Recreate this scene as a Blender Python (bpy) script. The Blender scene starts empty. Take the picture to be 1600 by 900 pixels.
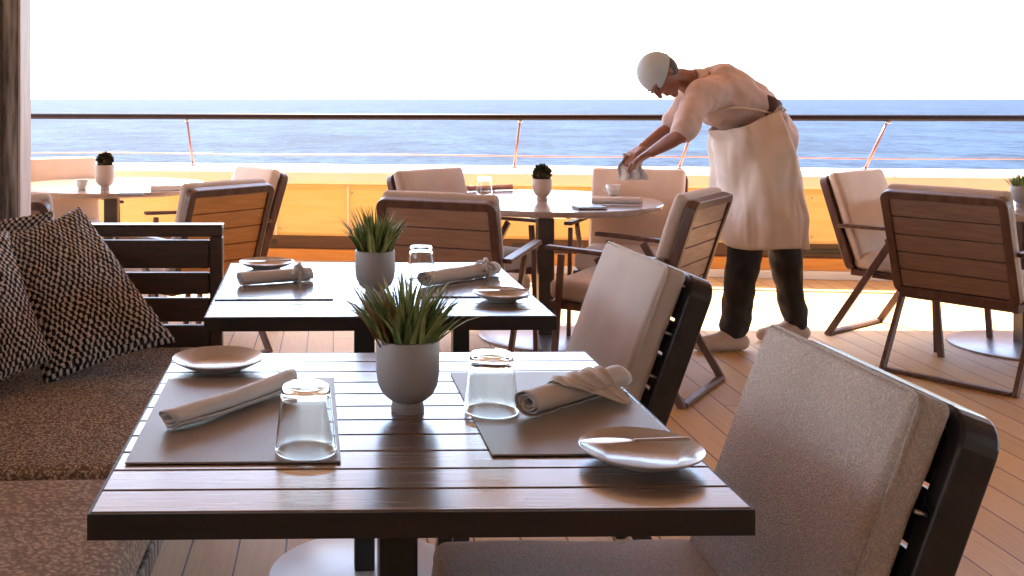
import bpy, bmesh, math, random
from mathutils import Vector, Matrix, noise
random.seed(7)
R = math.radians
S = bpy.context.scene
COL = S.collection
F = 1600.0          # focal length in photo pixels (36 mm lens on a 36 mm sensor)
HC = 1.30           # camera height

# ------------------------------------------------------------------ camera
cam_d = bpy.data.cameras.new('camera'); cam = bpy.data.objects.new('camera', cam_d); COL.objects.link(cam)
cam_d.sensor_width = 36; cam_d.lens = 36
cam_d.shift_x = (800-520)/1600; cam_d.shift_y = -(450-155)/1600
cam_d.clip_start = .05; cam_d.clip_end = 90000
cam.location = (0, 0, HC); cam.rotation_euler = (R(90), 0, 0)
S.camera = cam
# ------------------------------------------------------------------ world, sun, exposure
SUN_EL, SUN_AZ = 58, -14           # azimuth measured from +Y towards +X
w = bpy.data.worlds.new('World'); S.world = w; w.use_nodes = True
nt = w.node_tree; nt.nodes.clear()
sky = nt.nodes.new('ShaderNodeTexSky'); sky.sky_type = 'NISHITA'; sky.sun_disc = False
sky.sun_elevation = R(SUN_EL); sky.sun_rotation = R(SUN_AZ); sky.air_density = .8; sky.dust_density = 1.2; sky.ozone_density = .4
bg = nt.nodes.new('ShaderNodeBackground'); bg.inputs['Strength'].default_value = .15
out = nt.nodes.new('ShaderNodeOutputWorld')
nt.links.new(sky.outputs[0], bg.inputs[0]); nt.links.new(bg.outputs[0], out.inputs[0])
sd = bpy.data.lights.new('sun', 'SUN'); sd.energy = 3.6; sd.angle = R(.5); sd.color = (1, .86, .68)
sun = bpy.data.objects.new('sun', sd); COL.objects.link(sun)
dirv = Vector((math.sin(R(SUN_AZ))*math.cos(R(SUN_EL)), math.cos(R(SUN_AZ))*math.cos(R(SUN_EL)), math.sin(R(SUN_EL))))
sun.rotation_euler = dirv.to_track_quat('Z', 'Y').to_euler(); sun.location = dirv*20
S.view_settings.view_transform = 'Standard'; S.view_settings.look = 'None'
S.view_settings.exposure = 2.95; S.view_settings.gamma = 1

# ------------------------------------------------------------------ pixel helpers: where a photo pixel lies at a given distance / height
def P(px, py, d): return Vector(((px-520)/F*d, d, HC-(py-155)/F*d))
def G(px, py, z=0.0):
    d = (HC-z)*F/(py-155); return Vector(((px-520)/F*d, d, z))

# ------------------------------------------------------------------ materials
def hexc(c): return (c[0], c[1], c[2], 1)
def mat(name, c1, c2=None, rough=.5, scale=(1,1,1), ns=6, detail=5, bump=0, bs=None, bdist=.004, metal=0, spec=.5, coat=0, sheen=0, coords='Object', rvar=.08, ior=None, coatr=.08):
    m = bpy.data.materials.new(name); m.use_nodes = True
    n = m.node_tree.nodes; l = m.node_tree.links
    b = n['Principled BSDF']
    b.inputs['Metallic'].default_value = metal; b.inputs['Specular IOR Level'].default_value = spec
    b.inputs['Coat Weight'].default_value = coat; b.inputs['Sheen Weight'].default_value = sheen
    b.inputs['Coat Roughness'].default_value = coatr
    if ior: b.inputs['IOR'].default_value = ior
    tc = n.new('ShaderNodeTexCoord'); mp = n.new('ShaderNodeMapping'); mp.inputs['Scale'].default_value = scale
    l.new(tc.outputs[coords], mp.inputs[0])
    nz = n.new('ShaderNodeTexNoise'); nz.inputs['Scale'].default_value = ns; nz.inputs['Detail'].default_value = detail
    l.new(mp.outputs[0], nz.inputs[0])
    mx = n.new('ShaderNodeMix'); mx.data_type = 'RGBA'
    c2 = c2 or tuple(v*.8 for v in c1)
    mx.inputs[6].default_value = hexc(c1); mx.inputs[7].default_value = hexc(c2)
    rp = n.new('ShaderNodeMapRange'); rp.inputs[1].default_value = .35; rp.inputs[2].default_value = .65
    l.new(nz.outputs[0], rp.inputs[0]); l.new(rp.outputs[0], mx.inputs[0]); l.new(mx.outputs[2], b.inputs['Base Color'])
    rr = n.new('ShaderNodeMapRange'); rr.inputs[3].default_value = max(.02, rough-rvar); rr.inputs[4].default_value = rough+rvar
    l.new(nz.outputs[0], rr.inputs[0]); l.new(rr.outputs[0], b.inputs['Roughness'])
    if bump:
        nb = n.new('ShaderNodeTexNoise'); nb.inputs['Scale'].default_value = bs or ns*4; nb.inputs['Detail'].default_value = 3
        l.new(mp.outputs[0], nb.inputs[0])
        bp = n.new('ShaderNodeBump'); bp.inputs['Strength'].default_value = bump; bp.inputs['Distance'].default_value = bdist
        l.new(nb.outputs[0], bp.inputs['Height']); l.new(bp.outputs[0], b.inputs['Normal'])
    m['_b'] = 1
    return m
def glassmat(name, tint=(1,1,1), rough=.0):
    m = bpy.data.materials.new(name); m.use_nodes = True
    b = m.node_tree.nodes['Principled BSDF']
    n = m.node_tree.nodes; l = m.node_tree.links
    tc = n.new('ShaderNodeTexCoord'); nz = n.new('ShaderNodeTexNoise'); nz.inputs['Scale'].default_value = 25
    l.new(tc.outputs['Object'], nz.inputs[0])
    bp = n.new('ShaderNodeBump'); bp.inputs['Strength'].default_value = .12; bp.inputs['Distance'].default_value = .003
    l.new(nz.outputs[0], bp.inputs['Height']); l.new(bp.outputs[0], b.inputs['Normal'])
    b.inputs['Base Color'].default_value = hexc(tint); b.inputs['Transmission Weight'].default_value = 1
    b.inputs['Roughness'].default_value = rough; b.inputs['IOR'].default_value = 1.45
    return m

def plank_mat():
    m = bpy.data.materials.new('teak_deck'); m.use_nodes = True
    n = m.node_tree.nodes; l = m.node_tree.links; b = n['Principled BSDF']
    tc = n.new('ShaderNodeTexCoord'); sp = n.new('ShaderNodeSeparateXYZ'); l.new(tc.outputs['Object'], sp.inputs[0])
    W = .138
    dv = n.new('ShaderNodeMath'); dv.operation = 'DIVIDE'; dv.inputs[1].default_value = W; l.new(sp.outputs[0], dv.inputs[0])
    fr = n.new('ShaderNodeMath'); fr.operation = 'FRACT'; l.new(dv.outputs[0], fr.inputs[0])
    fl = n.new('ShaderNodeMath'); fl.operation = 'FLOOR'; l.new(dv.outputs[0], fl.inputs[0])
    wn = n.new('ShaderNodeTexWhiteNoise'); wn.noise_dimensions = '1D'; l.new(fl.outputs[0], wn.inputs['W'])
    # plank ends: offset along y per plank
    ya = n.new('ShaderNodeMath'); ya.operation = 'MULTIPLY_ADD'; ya.inputs[1].default_value = 2.3; l.new(wn.outputs[0], ya.inputs[0]); l.new(sp.outputs[1], ya.inputs[2])
    yd = n.new('ShaderNodeMath'); yd.operation = 'DIVIDE'; yd.inputs[1].default_value = 2.3; l.new(ya.outputs[0], yd.inputs[0])
    yf = n.new('ShaderNodeMath'); yf.operation = 'FRACT'; l.new(yd.outputs[0], yf.inputs[0])
    g1 = n.new('ShaderNodeMath'); g1.operation = 'LESS_THAN'; g1.inputs[1].default_value = .04; l.new(fr.outputs[0], g1.inputs[0])
    g2 = n.new('ShaderNodeMath'); g2.operation = 'LESS_THAN'; g2.inputs[1].default_value = .0022; l.new(yf.outputs[0], g2.inputs[0])
    gp = n.new('ShaderNodeMath'); gp.operation = 'MAXIMUM'; l.new(g1.outputs[0], gp.inputs[0]); l.new(g2.outputs[0], gp.inputs[1])
    mp = n.new('ShaderNodeMapping'); mp.inputs['Scale'].default_value = (14, .9, 1); l.new(tc.outputs['Object'], mp.inputs[0])
    nz = n.new('ShaderNodeTexNoise'); nz.inputs['Scale'].default_value = 5; nz.inputs['Detail'].default_value = 6; l.new(mp.outputs[0], nz.inputs[0])
    nl = n.new('ShaderNodeTexNoise'); nl.inputs['Scale'].default_value = 1.3; nl.inputs['Detail'].default_value = 4; l.new(tc.outputs['Object'], nl.inputs[0])
    cr = n.new('ShaderNodeMix'); cr.data_type = 'RGBA'; cr.inputs[6].default_value = (.44,.25,.095,1); cr.inputs[7].default_value = (.62,.39,.17,1)
    av = n.new('ShaderNodeMath'); av.operation = 'ADD'; l.new(nz.outputs[0], av.inputs[0])
    ws = n.new('ShaderNodeMath'); ws.operation = 'MULTIPLY_ADD'; ws.inputs[1].default_value = .5; ws.inputs[2].default_value = -.5; l.new(wn.outputs[0], ws.inputs[0])
    w2 = n.new('ShaderNodeMath'); w2.operation = 'ADD'; l.new(ws.outputs[0], w2.inputs[0]); l.new(nl.outputs[0], w2.inputs[1])
    l.new(w2.outputs[0], av.inputs[1])
    cl = n.new('ShaderNodeClamp'); l.new(av.outputs[0], cl.inputs[0]); l.new(cl.outputs[0], cr.inputs[0])
    c2 = n.new('ShaderNodeMix'); c2.data_type = 'RGBA'; c2.inputs[7].default_value = (.10,.05,.03,1)
    l.new(gp.outputs[0], c2.inputs[0]); l.new(cr.outputs[2], c2.inputs[6]); l.new(c2.outputs[2], b.inputs['Base Color'])
    rr = n.new('ShaderNodeMapRange'); rr.inputs[3].default_value = .42; rr.inputs[4].default_value = .7; l.new(nl.outputs[0], rr.inputs[0]); l.new(rr.outputs[0], b.inputs['Roughness'])
    bp = n.new('ShaderNodeBump'); bp.inputs['Strength'].default_value = .5; bp.inputs['Distance'].default_value = .004
    inv = n.new('ShaderNodeMath'); inv.operation = 'MULTIPLY_ADD'; inv.inputs[1].default_value = -1; l.new(gp.outputs[0], inv.inputs[0]); l.new(nz.outputs[0], inv.inputs[2])
    l.new(inv.outputs[0], bp.inputs['Height']); l.new(bp.outputs[0], b.inputs['Normal'])
    return m

def sea_mat():
    m = bpy.data.materials.new('sea_water'); m.use_nodes = True
    n = m.node_tree.nodes; l = m.node_tree.links; b = n['Principled BSDF']
    tc = n.new('ShaderNodeTexCoord')
    hs = []
    for s, sc, det in (((.8,.5,1), .30, 5), ((.7,.35,1), .035, 7), ((.6,.25,1), .003, 5)):
        mp = n.new('ShaderNodeMapping'); mp.inputs['Scale'].default_value = s; l.new(tc.outputs['Object'], mp.inputs[0])
        z = n.new('ShaderNodeTexNoise'); z.inputs['Scale'].default_value = sc; z.inputs['Detail'].default_value = det; z.inputs['Roughness'].default_value = .62
        l.new(mp.outputs[0], z.inputs[0]); hs.append(z)
    b.inputs['Roughness'].default_value = .5; b.inputs['IOR'].default_value = 1.33; b.inputs['Specular IOR Level'].default_value = .05
    r = n.new('ShaderNodeValToRGB'); r.color_ramp.elements[0].position = .44; r.color_ramp.elements[0].color = (.002,.006,.018,1)
    r.color_ramp.elements[1].position = .59; r.color_ramp.elements[1].color = (.017,.036,.080,1)
    ad = n.new('ShaderNodeMath'); ad.operation = 'ADD'; l.new(hs[0].outputs[0], ad.inputs[0]); l.new(hs[1].outputs[0], ad.inputs[1])
    hf = n.new('ShaderNodeMath'); hf.operation = 'MULTIPLY'; hf.inputs[1].default_value = .5; l.new(ad.outputs[0], hf.inputs[0])
    l.new(hf.outputs[0], r.inputs[0])
    # streaks of broken white water close to the ship
    l.new(r.outputs[0], b.inputs['Base Color'])
    b1 = n.new('ShaderNodeBump'); b1.inputs['Strength'].default_value = .8; b1.inputs['Distance'].default_value = .9; l.new(hs[0].outputs[0], b1.inputs['Height'])
    b2 = n.new('ShaderNodeBump'); b2.inputs['Strength'].default_value = .7; b2.inputs['Distance'].default_value = 6; l.new(hs[1].outputs[0], b2.inputs['Height']); l.new(b1.outputs[0], b2.inputs['Normal'])
    b3 = n.new('ShaderNodeBump'); b3.inputs['Strength'].default_value = .5; b3.inputs['Distance'].default_value = 14; l.new(hs[2].outputs[0], b3.inputs['Height']); l.new(b2.outputs[0], b3.inputs['Normal'])
    l.new(b3.outputs[0], b.inputs['Normal'])
    return m

def knit_mat():
    """black and off-white knobbly woven pillow cloth, laid out on the pillow's own UVs"""
    m = bpy.data.materials.new('knobbly_weave'); m.use_nodes = True
    n = m.node_tree.nodes; l = m.node_tree.links; b = n['Principled BSDF']
    tc = n.new('ShaderNodeTexCoord')
    nd = n.new('ShaderNodeTexNoise'); nd.inputs['Scale'].default_value = 5; nd.inputs['Detail'].default_value = 2; l.new(tc.outputs['UV'], nd.inputs[0])
    sc = n.new('ShaderNodeVectorMath'); sc.operation = 'MULTIPLY_ADD'; sc.inputs[1].default_value = (.075,.075,.075)
    l.new(nd.outputs['Color'], sc.inputs[0]); l.new(tc.outputs['UV'], sc.inputs[2])
    sp = n.new('ShaderNodeSeparateXYZ'); l.new(sc.outputs[0], sp.inputs[0])
    def sn(o, f, ph=0):
        a = n.new('ShaderNodeMath'); a.operation = 'MULTIPLY_ADD'; a.inputs[1].default_value = f; a.inputs[2].default_value = ph; l.new(o, a.inputs[0])
        s = n.new('ShaderNodeMath'); s.operation = 'SINE'; l.new(a.outputs[0], s.inputs[0])
        return s.outputs[0]
    # the off rows are shifted half a stitch
    pr = n.new('ShaderNodeMath'); pr.operation = 'MULTIPLY'; l.new(sn(sp.outputs[0], 6.2832*21), pr.inputs[0]); l.new(sn(sp.outputs[1], 6.2832*17), pr.inputs[1])
    nn = n.new('ShaderNodeTexNoise'); nn.inputs['Scale'].default_value = 60; nn.inputs['Detail'].default_value = 3; l.new(tc.outputs['UV'], nn.inputs[0])
    ad = n.new('ShaderNodeMath'); ad.operation = 'MULTIPLY_ADD'; ad.inputs[1].default_value = 2.4; l.new(nn.outputs[0], ad.inputs[0]); l.new(pr.outputs[0], ad.inputs[2])
    r = n.new('ShaderNodeValToRGB'); r.color_ramp.elements[0].position = .98; r.color_ramp.elements[0].color = (.022,.014,.013,1)
    r.color_ramp.elements[1].position = 1.0; r.color_ramp.elements[1].color = (.80,.66,.60,1)
    rm = n.new('ShaderNodeMapRange'); rm.inputs[1].default_value = 1.08; rm.inputs[2].default_value = 1.62; l.new(ad.outputs[0], rm.inputs[0])
    r.color_ramp.elements[0].position = .05; r.color_ramp.elements[1].position = .8
    l.new(rm.outputs[0], r.inputs[0]); l.new(r.outputs[0], b.inputs['Base Color'])
    bp = n.new('ShaderNodeBump'); bp.inputs['Strength'].default_value = 1; bp.inputs['Distance'].default_value = .006
    l.new(ad.outputs[0], bp.inputs['Height']); l.new(bp.outputs[0], b.inputs['Normal'])
    b.inputs['Roughness'].default_value = .8
    return m

def boucle_mat(name, dark, light, vs, strength=1.0, dist=.006):
    m = bpy.data.materials.new(name); m.use_nodes = True
    n = m.node_tree.nodes; l = m.node_tree.links; b = n['Principled BSDF']
    tc = n.new('ShaderNodeTexCoord')
    nz = n.new('ShaderNodeTexNoise'); nz.inputs['Scale'].default_value = vs*.5; nz.inputs['Detail'].default_value = 2; l.new(tc.outputs['Object'], nz.inputs[0])
    a = n.new('ShaderNodeVectorMath'); a.operation = 'MULTIPLY_ADD'; a.inputs[1].default_value = (.02,)*3; l.new(nz.outputs['Color'], a.inputs[0]); l.new(tc.outputs['Object'], a.inputs[2])
    v = n.new('ShaderNodeTexVoronoi'); v.inputs['Scale'].default_value = vs; l.new(a.outputs[0], v.inputs[0])
    r = n.new('ShaderNodeValToRGB'); r.color_ramp.elements[0].position = .12; r.color_ramp.elements[0].color = hexc(light)
    r.color_ramp.elements[1].position = .62; r.color_ramp.elements[1].color = hexc(dark)
    l.new(v.outputs['Distance'], r.inputs[0])
    big = n.new('ShaderNodeTexNoise'); big.inputs['Scale'].default_value = 3.5; big.inputs['Detail'].default_value = 3; l.new(tc.outputs['Object'], big.inputs[0])
    mr = n.new('ShaderNodeMapRange'); mr.inputs[3].default_value = .8; mr.inputs[4].default_value = 1.2; l.new(big.outputs[0], mr.inputs[0])
    mu = n.new('ShaderNodeVectorMath'); mu.operation = 'SCALE'; l.new(r.outputs[0], mu.inputs[0]); l.new(mr.outputs[0], mu.inputs['Scale'])
    l.new(mu.outputs[0], b.inputs['Base Color'])
    b.inputs['Roughness'].default_value = .7; b.inputs['Specular IOR Level'].default_value = .35
    bp = n.new('ShaderNodeBump'); bp.inputs['Strength'].default_value = strength; bp.inputs['Distance'].default_value = dist; bp.invert = True
    l.new(v.outputs['Distance'], bp.inputs['Height']); l.new(bp.outputs[0], b.inputs['Normal'])
    return m

M = {}
M['deck'] = plank_mat(); M['sea'] = sea_mat(); M['knit'] = knit_mat()
M['boucle'] = boucle_mat('brown_boucle', (.21,.155,.125), (.82,.69,.59), 125)
M['boucle2'] = boucle_mat('brown_flat_weave', (.33,.26,.215), (.68,.56,.48), 80, .8, .004)
M['table'] = mat('dark_lacquered_teak', (.085,.043,.027), (.19,.115,.078), .26, (1.2,26,10), 5, 9, .25, 9, .0012, spec=.9, coat=1, coatr=.2, rvar=.06)
M['tedge'] = mat('dark_wood_frame', (.014,.006,.005), (.022,.010,.008), .45, (1.2,12,12), 5)
M['frame'] = mat('red_brown_chair_wood', (.085,.036,.024), (.14,.065,.042), .38, (6,6,1.2), 6, 5, .15, 30, .001)
M['slat'] = mat('chair_slat_wood', (.42,.235,.16), (.33,.18,.12), .45, (1.3,14,14), 6, 6, .15, 30, .001)  # light on the chair backs is put into this lighter slat tone
M['slat_orange_lit'] = mat('orange_lit_slat_wood', (.66,.28,.075), (.55,.22,.055), .42, (1.3,14,14), 6, 6, .15, 30, .001)  # orange light on one chair back, painted into its slat colour
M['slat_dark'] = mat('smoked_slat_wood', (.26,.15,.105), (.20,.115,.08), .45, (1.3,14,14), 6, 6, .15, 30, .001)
M['shell'] = mat('black_chair_shell', (.014,.010,.011), (.03,.02,.02), .3, (4,4,4), 5, 4, .05, 30, .001)
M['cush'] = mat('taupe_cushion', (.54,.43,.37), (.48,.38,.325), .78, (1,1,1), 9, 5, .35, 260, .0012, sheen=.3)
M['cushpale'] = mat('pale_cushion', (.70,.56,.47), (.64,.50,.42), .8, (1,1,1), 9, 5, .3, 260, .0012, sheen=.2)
M['leather'] = boucle_mat('taupe_grained_leather', (.47,.37,.315), (.70,.57,.50), 240, .8, .003)
M['cushside'] = mat('brown_cushion_side', (.10,.07,.062), (.08,.055,.05), .8, ns=12, bump=.3, bs=250, bdist=.001)
M['pot'] = mat('grey_ceramic', (.37,.33,.325), (.33,.295,.29), .5, ns=4, bump=.05, bs=40, bdist=.001)
M['potwarm'] = mat('sand_ceramic', (.55,.43,.35), (.48,.37,.30), .5, ns=4)
M['soil'] = mat('potting_soil', (.03,.02,.015), (.06,.04,.03), .95, ns=60, bump=1, bs=90)
M['leaf'] = mat('grass_blade_green', (.09,.16,.05), (.20,.26,.08), .45, (1,1,1), 40, 2)
M['leafy'] = mat('grass_blade_yellow', (.48,.48,.20), (.30,.36,.12), .45, (1,1,1), 40, 2)
M['leafo'] = mat('grass_blade_rust', (.34,.13,.04), (.22,.16,.05), .45, (1,1,1), 40, 2)
M['leafd'] = mat('dark_round_plant', (.035,.035,.022), (.09,.075,.03), .4, (1,1,1), 40, 2)
M['napkin'] = mat('grey_linen', (.76,.71,.71), (.70,.655,.655), .85, (1,1,1), 10, 4, .35, 320, .0008, sheen=.2)
M['napwarm'] = mat('salmon_linen', (.60,.33,.25), (.5,.28,.2), .85, ns=10, bump=.3, bs=200, bdist=.001)
M['mat'] = mat('taupe_placemat', (.30,.255,.22), (.27,.225,.195), .40, (30,30,1), 8, 3, .3, 60, .0006, spec=.5)
M['mat2'] = mat('glossy_taupe_placemat', (.26,.21,.18), (.22,.18,.155), .25, (30,30,1), 8, 3, .1, 60, .0004, spec=.8, coat=1, coatr=.1)
M['plate'] = mat('cream_stoneware', (.56,.50,.46), (.50,.44,.40), .28, ns=5, spec=.5, coat=.4)
M['steel'] = mat('brushed_steel', (.55,.52,.48), (.45,.42,.40), .3, (3,60,3), 6, metal=1)
M['darksteel'] = mat('dark_steel', (.06,.045,.04), (.09,.07,.06), .35, ns=8, metal=.6)
M['black'] = mat('black_post', (.012,.010,.010), (.02,.018,.018), .4, ns=8)
M['glass'] = glassmat('clear_glass', (.97,.99,.96))
M['white'] = mat('white_paint', (.80,.79,.78), (.74,.73,.72), .35, ns=3)
M['baseplate'] = mat('pale_base_plate', (.75,.76,.78), (.66,.67,.69), .3, ns=4)
M['cream'] = mat('cream_paint', (.86,.79,.69), (.82,.74,.64), .4, ns=2, detail=4)
M['yellow'] = mat('varnished_yellow_panel', (.84,.60,.27), (.80,.54,.21), .4, (1,1,8), 3, 5)
M['orange'] = mat('orange_teak_strip', (.70,.30,.06), (.6,.25,.05), .45, (1,10,10), 4)
M['brown'] = mat('brown_scupper', (.07,.03,.015), (.1,.045,.02), .5, (1,10,10), 4)
M['rail'] = mat('mahogany_rail', (.010,.003,.003), (.018,.004,.004), .5, (1,8,8), 6, spec=.2)
M['wire'] = mat('copper_wire', (.30,.15,.12), (.4,.2,.16), .35, ns=8, metal=.5)
M['panel'] = mat('dark_bench_wood', (.06,.032,.024), (.09,.05,.038), .42, (2,12,12), 5, 6, .1, 20, .001)
M['column'] = mat('weathered_grey_wood', (.50,.44,.41), (.07,.05,.044), .6, (9,9,.8), 4, 8, .8, 8, .01)
M['colstrip'] = mat('pale_pink_trim', (.62,.47,.44), (.5,.38,.36), .5, (8,8,1), 5)
M['ceil'] = mat('ceiling_paint', (.85,.68,.54), (.81,.64,.50), .6, ns=1.5)
M['skin'] = mat('skin', (.27,.11,.07), (.23,.09,.06), .5, ns=12)
M['shirt'] = mat('rose_brown_shirt', (.64,.47,.43), (.57,.41,.375), .85, ns=8, bump=.3, bs=300, bdist=.001)
M['belt'] = mat('dark_waistband', (.11,.05,.045), (.08,.035,.03), .7, ns=8)
M['apron'] = mat('cream_apron', (.70,.56,.47), (.62,.48,.40), .8, ns=5, bump=.2, bs=250, bdist=.001)
M['trouser'] = mat('black_trousers', (.012,.008,.007), (.022,.014,.012), .8, ns=10)
M['cap'] = mat('pale_blue_cap', (.50,.56,.62), (.44,.50,.56), .8, ns=8)
M['shoe'] = mat('beige_canvas', (.55,.40,.32), (.48,.34,.27), .8, ns=20)
M['hair'] = mat('dark_grey_hair', (.05,.04,.038), (.09,.075,.07), .7, (4,4,4), 30, 5, .6, 90, .003)
M['eye'] = mat('dark_eye', (.02,.015,.015), None, .2, ns=5)

# ------------------------------------------------------------------ mesh builder
class MB:
    def __init__(s): s.v = []; s.f = []; s.uv = None
    def add(s, vs, fs):
        o = len(s.v); s.v += [Vector(v) for v in vs]; s.f += [tuple(i+o for i in f) for f in fs]
    def box(s, c, size, rot=None):
        x, y, z = (a/2 for a in size); c = Vector(c)
        vs = [Vector(p) for p in ((-x,-y,-z),(x,-y,-z),(x,y,-z),(-x,y,-z),(-x,-y,z),(x,-y,z),(x,y,z),(-x,y,z))]
        if rot is not None: vs = [rot @ v for v in vs]
        s.add([v+c for v in vs], [(0,3,2,1),(4,5,6,7),(0,1,5,4),(1,2,6,5),(2,3,7,6),(3,0,4,7)]); return s
    def bar(s, a, b, w, h, side=(1,0,0)):
        """bar from a to b; w along side, h the other way"""
        a = Vector(a); b = Vector(b); d = (b-a); L = d.length; d.normalize()
        sx = Vector(side); sx = (sx-d*sx.dot(d)).normalized(); u = d.cross(sx)
        rot = Matrix((sx, d, u)).transposed()
        # local x=side, y=length, z=other ; keep handedness
        if rot.determinant() < 0: rot = Matrix((-sx, d, u)).transposed()
        return s.box((a+b)/2, (w, L, h), rot)
    def tube(s, pts, rad, n=10, cap=True):
        pts = [Vector(p) for p in pts]
        rs = rad if isinstance(rad, (list, tuple)) else [rad]*len(pts)
        ref = Vector((0,0,1)); vs = []; fs = []
        for i, p in enumerate(pts):
            t = (pts[min(i+1, len(pts)-1)]-pts[max(i-1, 0)]).normalized()
            r = ref if abs(t.dot(ref)) < .95 else Vector((0,1,0))
            a = t.cross(r).normalized(); b = t.cross(a)
            for k in range(n):
                an = 2*math.pi*k/n; vs.append(p+(a*math.cos(an)+b*math.sin(an))*rs[i])
        for i in range(len(pts)-1):
            for k in range(n):
                k2 = (k+1) % n; fs.append((i*n+k, i*n+k2, (i+1)*n+k2, (i+1)*n+k))
        if cap:
            fs.append(tuple(range(n-1, -1, -1))); fs.append(tuple(range((len(pts)-1)*n, len(pts)*n)))
        s.add(vs, fs); return s
    def lathe(s, prof, c=(0,0,0), n=48):
        c = Vector(c); vs = []; fs = []; m = len(prof)
        for r, z in prof:
            for k in range(n):
                a = 2*math.pi*k/n; vs.append(c+Vector((r*math.cos(a), r*math.sin(a), z)))
        for i in range(m-1):
            for k in range(n):
                k2 = (k+1) % n; fs.append((i*n+k, i*n+k2, (i+1)*n+k2, (i+1)*n+k))
        if prof[0][0] > 1e-6: fs.append(tuple(range(n-1, -1, -1)))
        if prof[-1][0] > 1e-6: fs.append(tuple(range((m-1)*n, m*n)))
        s.add(vs, fs); return s
    def loft(s, rings, cap=True):
        n = len(rings[0]); vs = [p for r in rings for p in r]; fs = []
        for i in range(len(rings)-1):
            for k in range(n):
                k2 = (k+1) % n; fs.append((i*n+k, i*n+k2, (i+1)*n+k2, (i+1)*n+k))
        if cap:
            fs.append(tuple(range(n-1, -1, -1))); fs.append(tuple(range((len(rings)-1)*n, len(rings)*n)))
        s.add(vs, fs); return s
    def rbox(s, c, size, r, rot=None, bulge=0, bax=2, k=4):
        """rounded box, clustered loops at the edges, optional crown on the bax axis"""
        h = [a/2 for a in size]; c = Vector(c)
        def ts(hh):
            t = [-hh+r*(1-math.cos(math.pi/2*i/k)) for i in range(k+1)]
            inner = [(-hh+r)+(2*hh-2*r)*i/6 for i in range(1, 6)]
            return t+inner+[-x for x in reversed(t)]
        T = [ts(x) for x in h]; idx = {}; vs = []; fs = []
        def vert(p):
            key = tuple(round(x, 6) for x in p)
            if key in idx: return idx[key]
            inn = Vector([max(-(h[i]-r), min(h[i]-r, p[i])) for i in range(3)])
            d = Vector(p)-inn
            q = inn+(d.normalized()*r if d.length > 1e-9 else d)
            if bulge:
                o = [i for i in range(3) if i != bax]
                a = max(0, 1-(p[o[0]]/h[o[0]])**2); b = max(0, 1-(p[o[1]]/h[o[1]])**2)
                q[bax] += math.copysign(bulge*(a*b)**.6, p[bax])*abs(p[bax])/h[bax]
            if bulge:
                nv = noise.noise_vector(Vector(p)*6+c*3); q = q+nv*.0045; q[bax] += .003*noise.noise(Vector(p)*15)
            if rot is not None: q = rot @ q
            vs.append(q+c); idx[key] = len(vs)-1; return idx[key]
        for ax in range(3):
            o = [(ax+1) % 3, (ax+2) % 3]
            for sg in (-1, 1):
                for i in range(len(T[o[0]])-1):
                    for j in range(len(T[o[1]])-1):
                        q = []
                        for a, b in ((i,j),(i+1,j),(i+1,j+1),(i,j+1)):
                            p = [0,0,0]; p[ax] = sg*h[ax]; p[o[0]] = T[o[0]][a]; p[o[1]] = T[o[1]][b]; q.append(vert(p))
                        if len(set(q)) < 4: continue
                        fs.append(tuple(q) if sg > 0 else tuple(reversed(q)))
        s.add(vs, fs); return s
    def build(s, name, m, parent=None, smooth=False, bevel=0, seg=2, sub=0, loc=None, solid=0, auto=None):
        me = bpy.data.meshes.new(name); me.from_pydata([tuple(v) for v in s.v], [], s.f); me.update()
        me.materials.append(m)
        if s.uv:
            ul = me.uv_layers.new(name='UVMap')
            for lp in me.loops: ul.data[lp.index].uv = s.uv[lp.vertex_index]
        o = bpy.data.objects.new(name, me); COL.objects.link(o)
        if parent: o.parent = parent
        if loc is not None: o.location = loc
        if smooth:
            for p in me.polygons: p.use_smooth = True
            if auto: me.set_sharp_from_angle(angle=R(auto))
        if solid:
            md = o.modifiers.new('solid', 'SOLIDIFY'); md.thickness = solid; md.offset = 0
        if sub:
            md = o.modifiers.new('sub', 'SUBSURF'); md.levels = sub; md.render_levels = sub
        if bevel:
            md = o.modifiers.new('bevel', 'BEVEL'); md.width = bevel; md.segments = seg; md.limit_method = 'ANGLE'; md.angle_limit = R(40)
        return o

def tag(o, label=None, cat=None, group=None, kind=None):
    if label: o['label'] = label
    if cat: o['category'] = cat
    if group: o['group'] = group
    if kind: o['kind'] = kind
    return o
def thing(name, label, cat, loc=(0,0,0), rz=0, group=None):
    o = bpy.data.objects.new(name, None); COL.objects.link(o); o.location = loc; o.rotation_euler = (0,0,rz); o.empty_display_size = .1
    return tag(o, label, cat, group)
def copy_tree(root, loc, rz=0, label=None, group=None):
    def cp(o, par):
        c = o.copy(); COL.objects.link(c)
        if par: c.parent = par
        for ch in list(o.children): cp(ch, c)
        return c
    c = cp(root, None); c.location = loc; c.rotation_euler = (0,0,rz)
    if label: c['label'] = label
    if group: c['group'] = group
    return c

# ================================================================== SETTING
def bulw_y(x): return 7.8-.124*x
BA = -math.atan(.124)
# deck: polygon ending at the bulwark line
mb = MB(); xs = (-9, 12)
pts = [(xs[0],-7), (xs[1],-7), (xs[1],bulw_y(xs[1])+.25), (xs[0],bulw_y(xs[0])+.25)]
mb.add([(x,y,0) for x,y in pts]+[(x,y,-.3) for x,y in pts], [(0,1,2,3),(7,6,5,4),(0,4,5,1),(1,5,6,2),(2,6,7,3),(3,7,4,0)])
tag(mb.build('deck_floor', M['deck']), kind='structure')
# sea
mb = MB(); mb.add([(-60000,-500,-16),(60000,-500,-16),(60000,80000,-16),(-60000,80000,-16)], [(0,1,2,3)])
tag(mb.build('sea', M['sea']), kind='structure')
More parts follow.
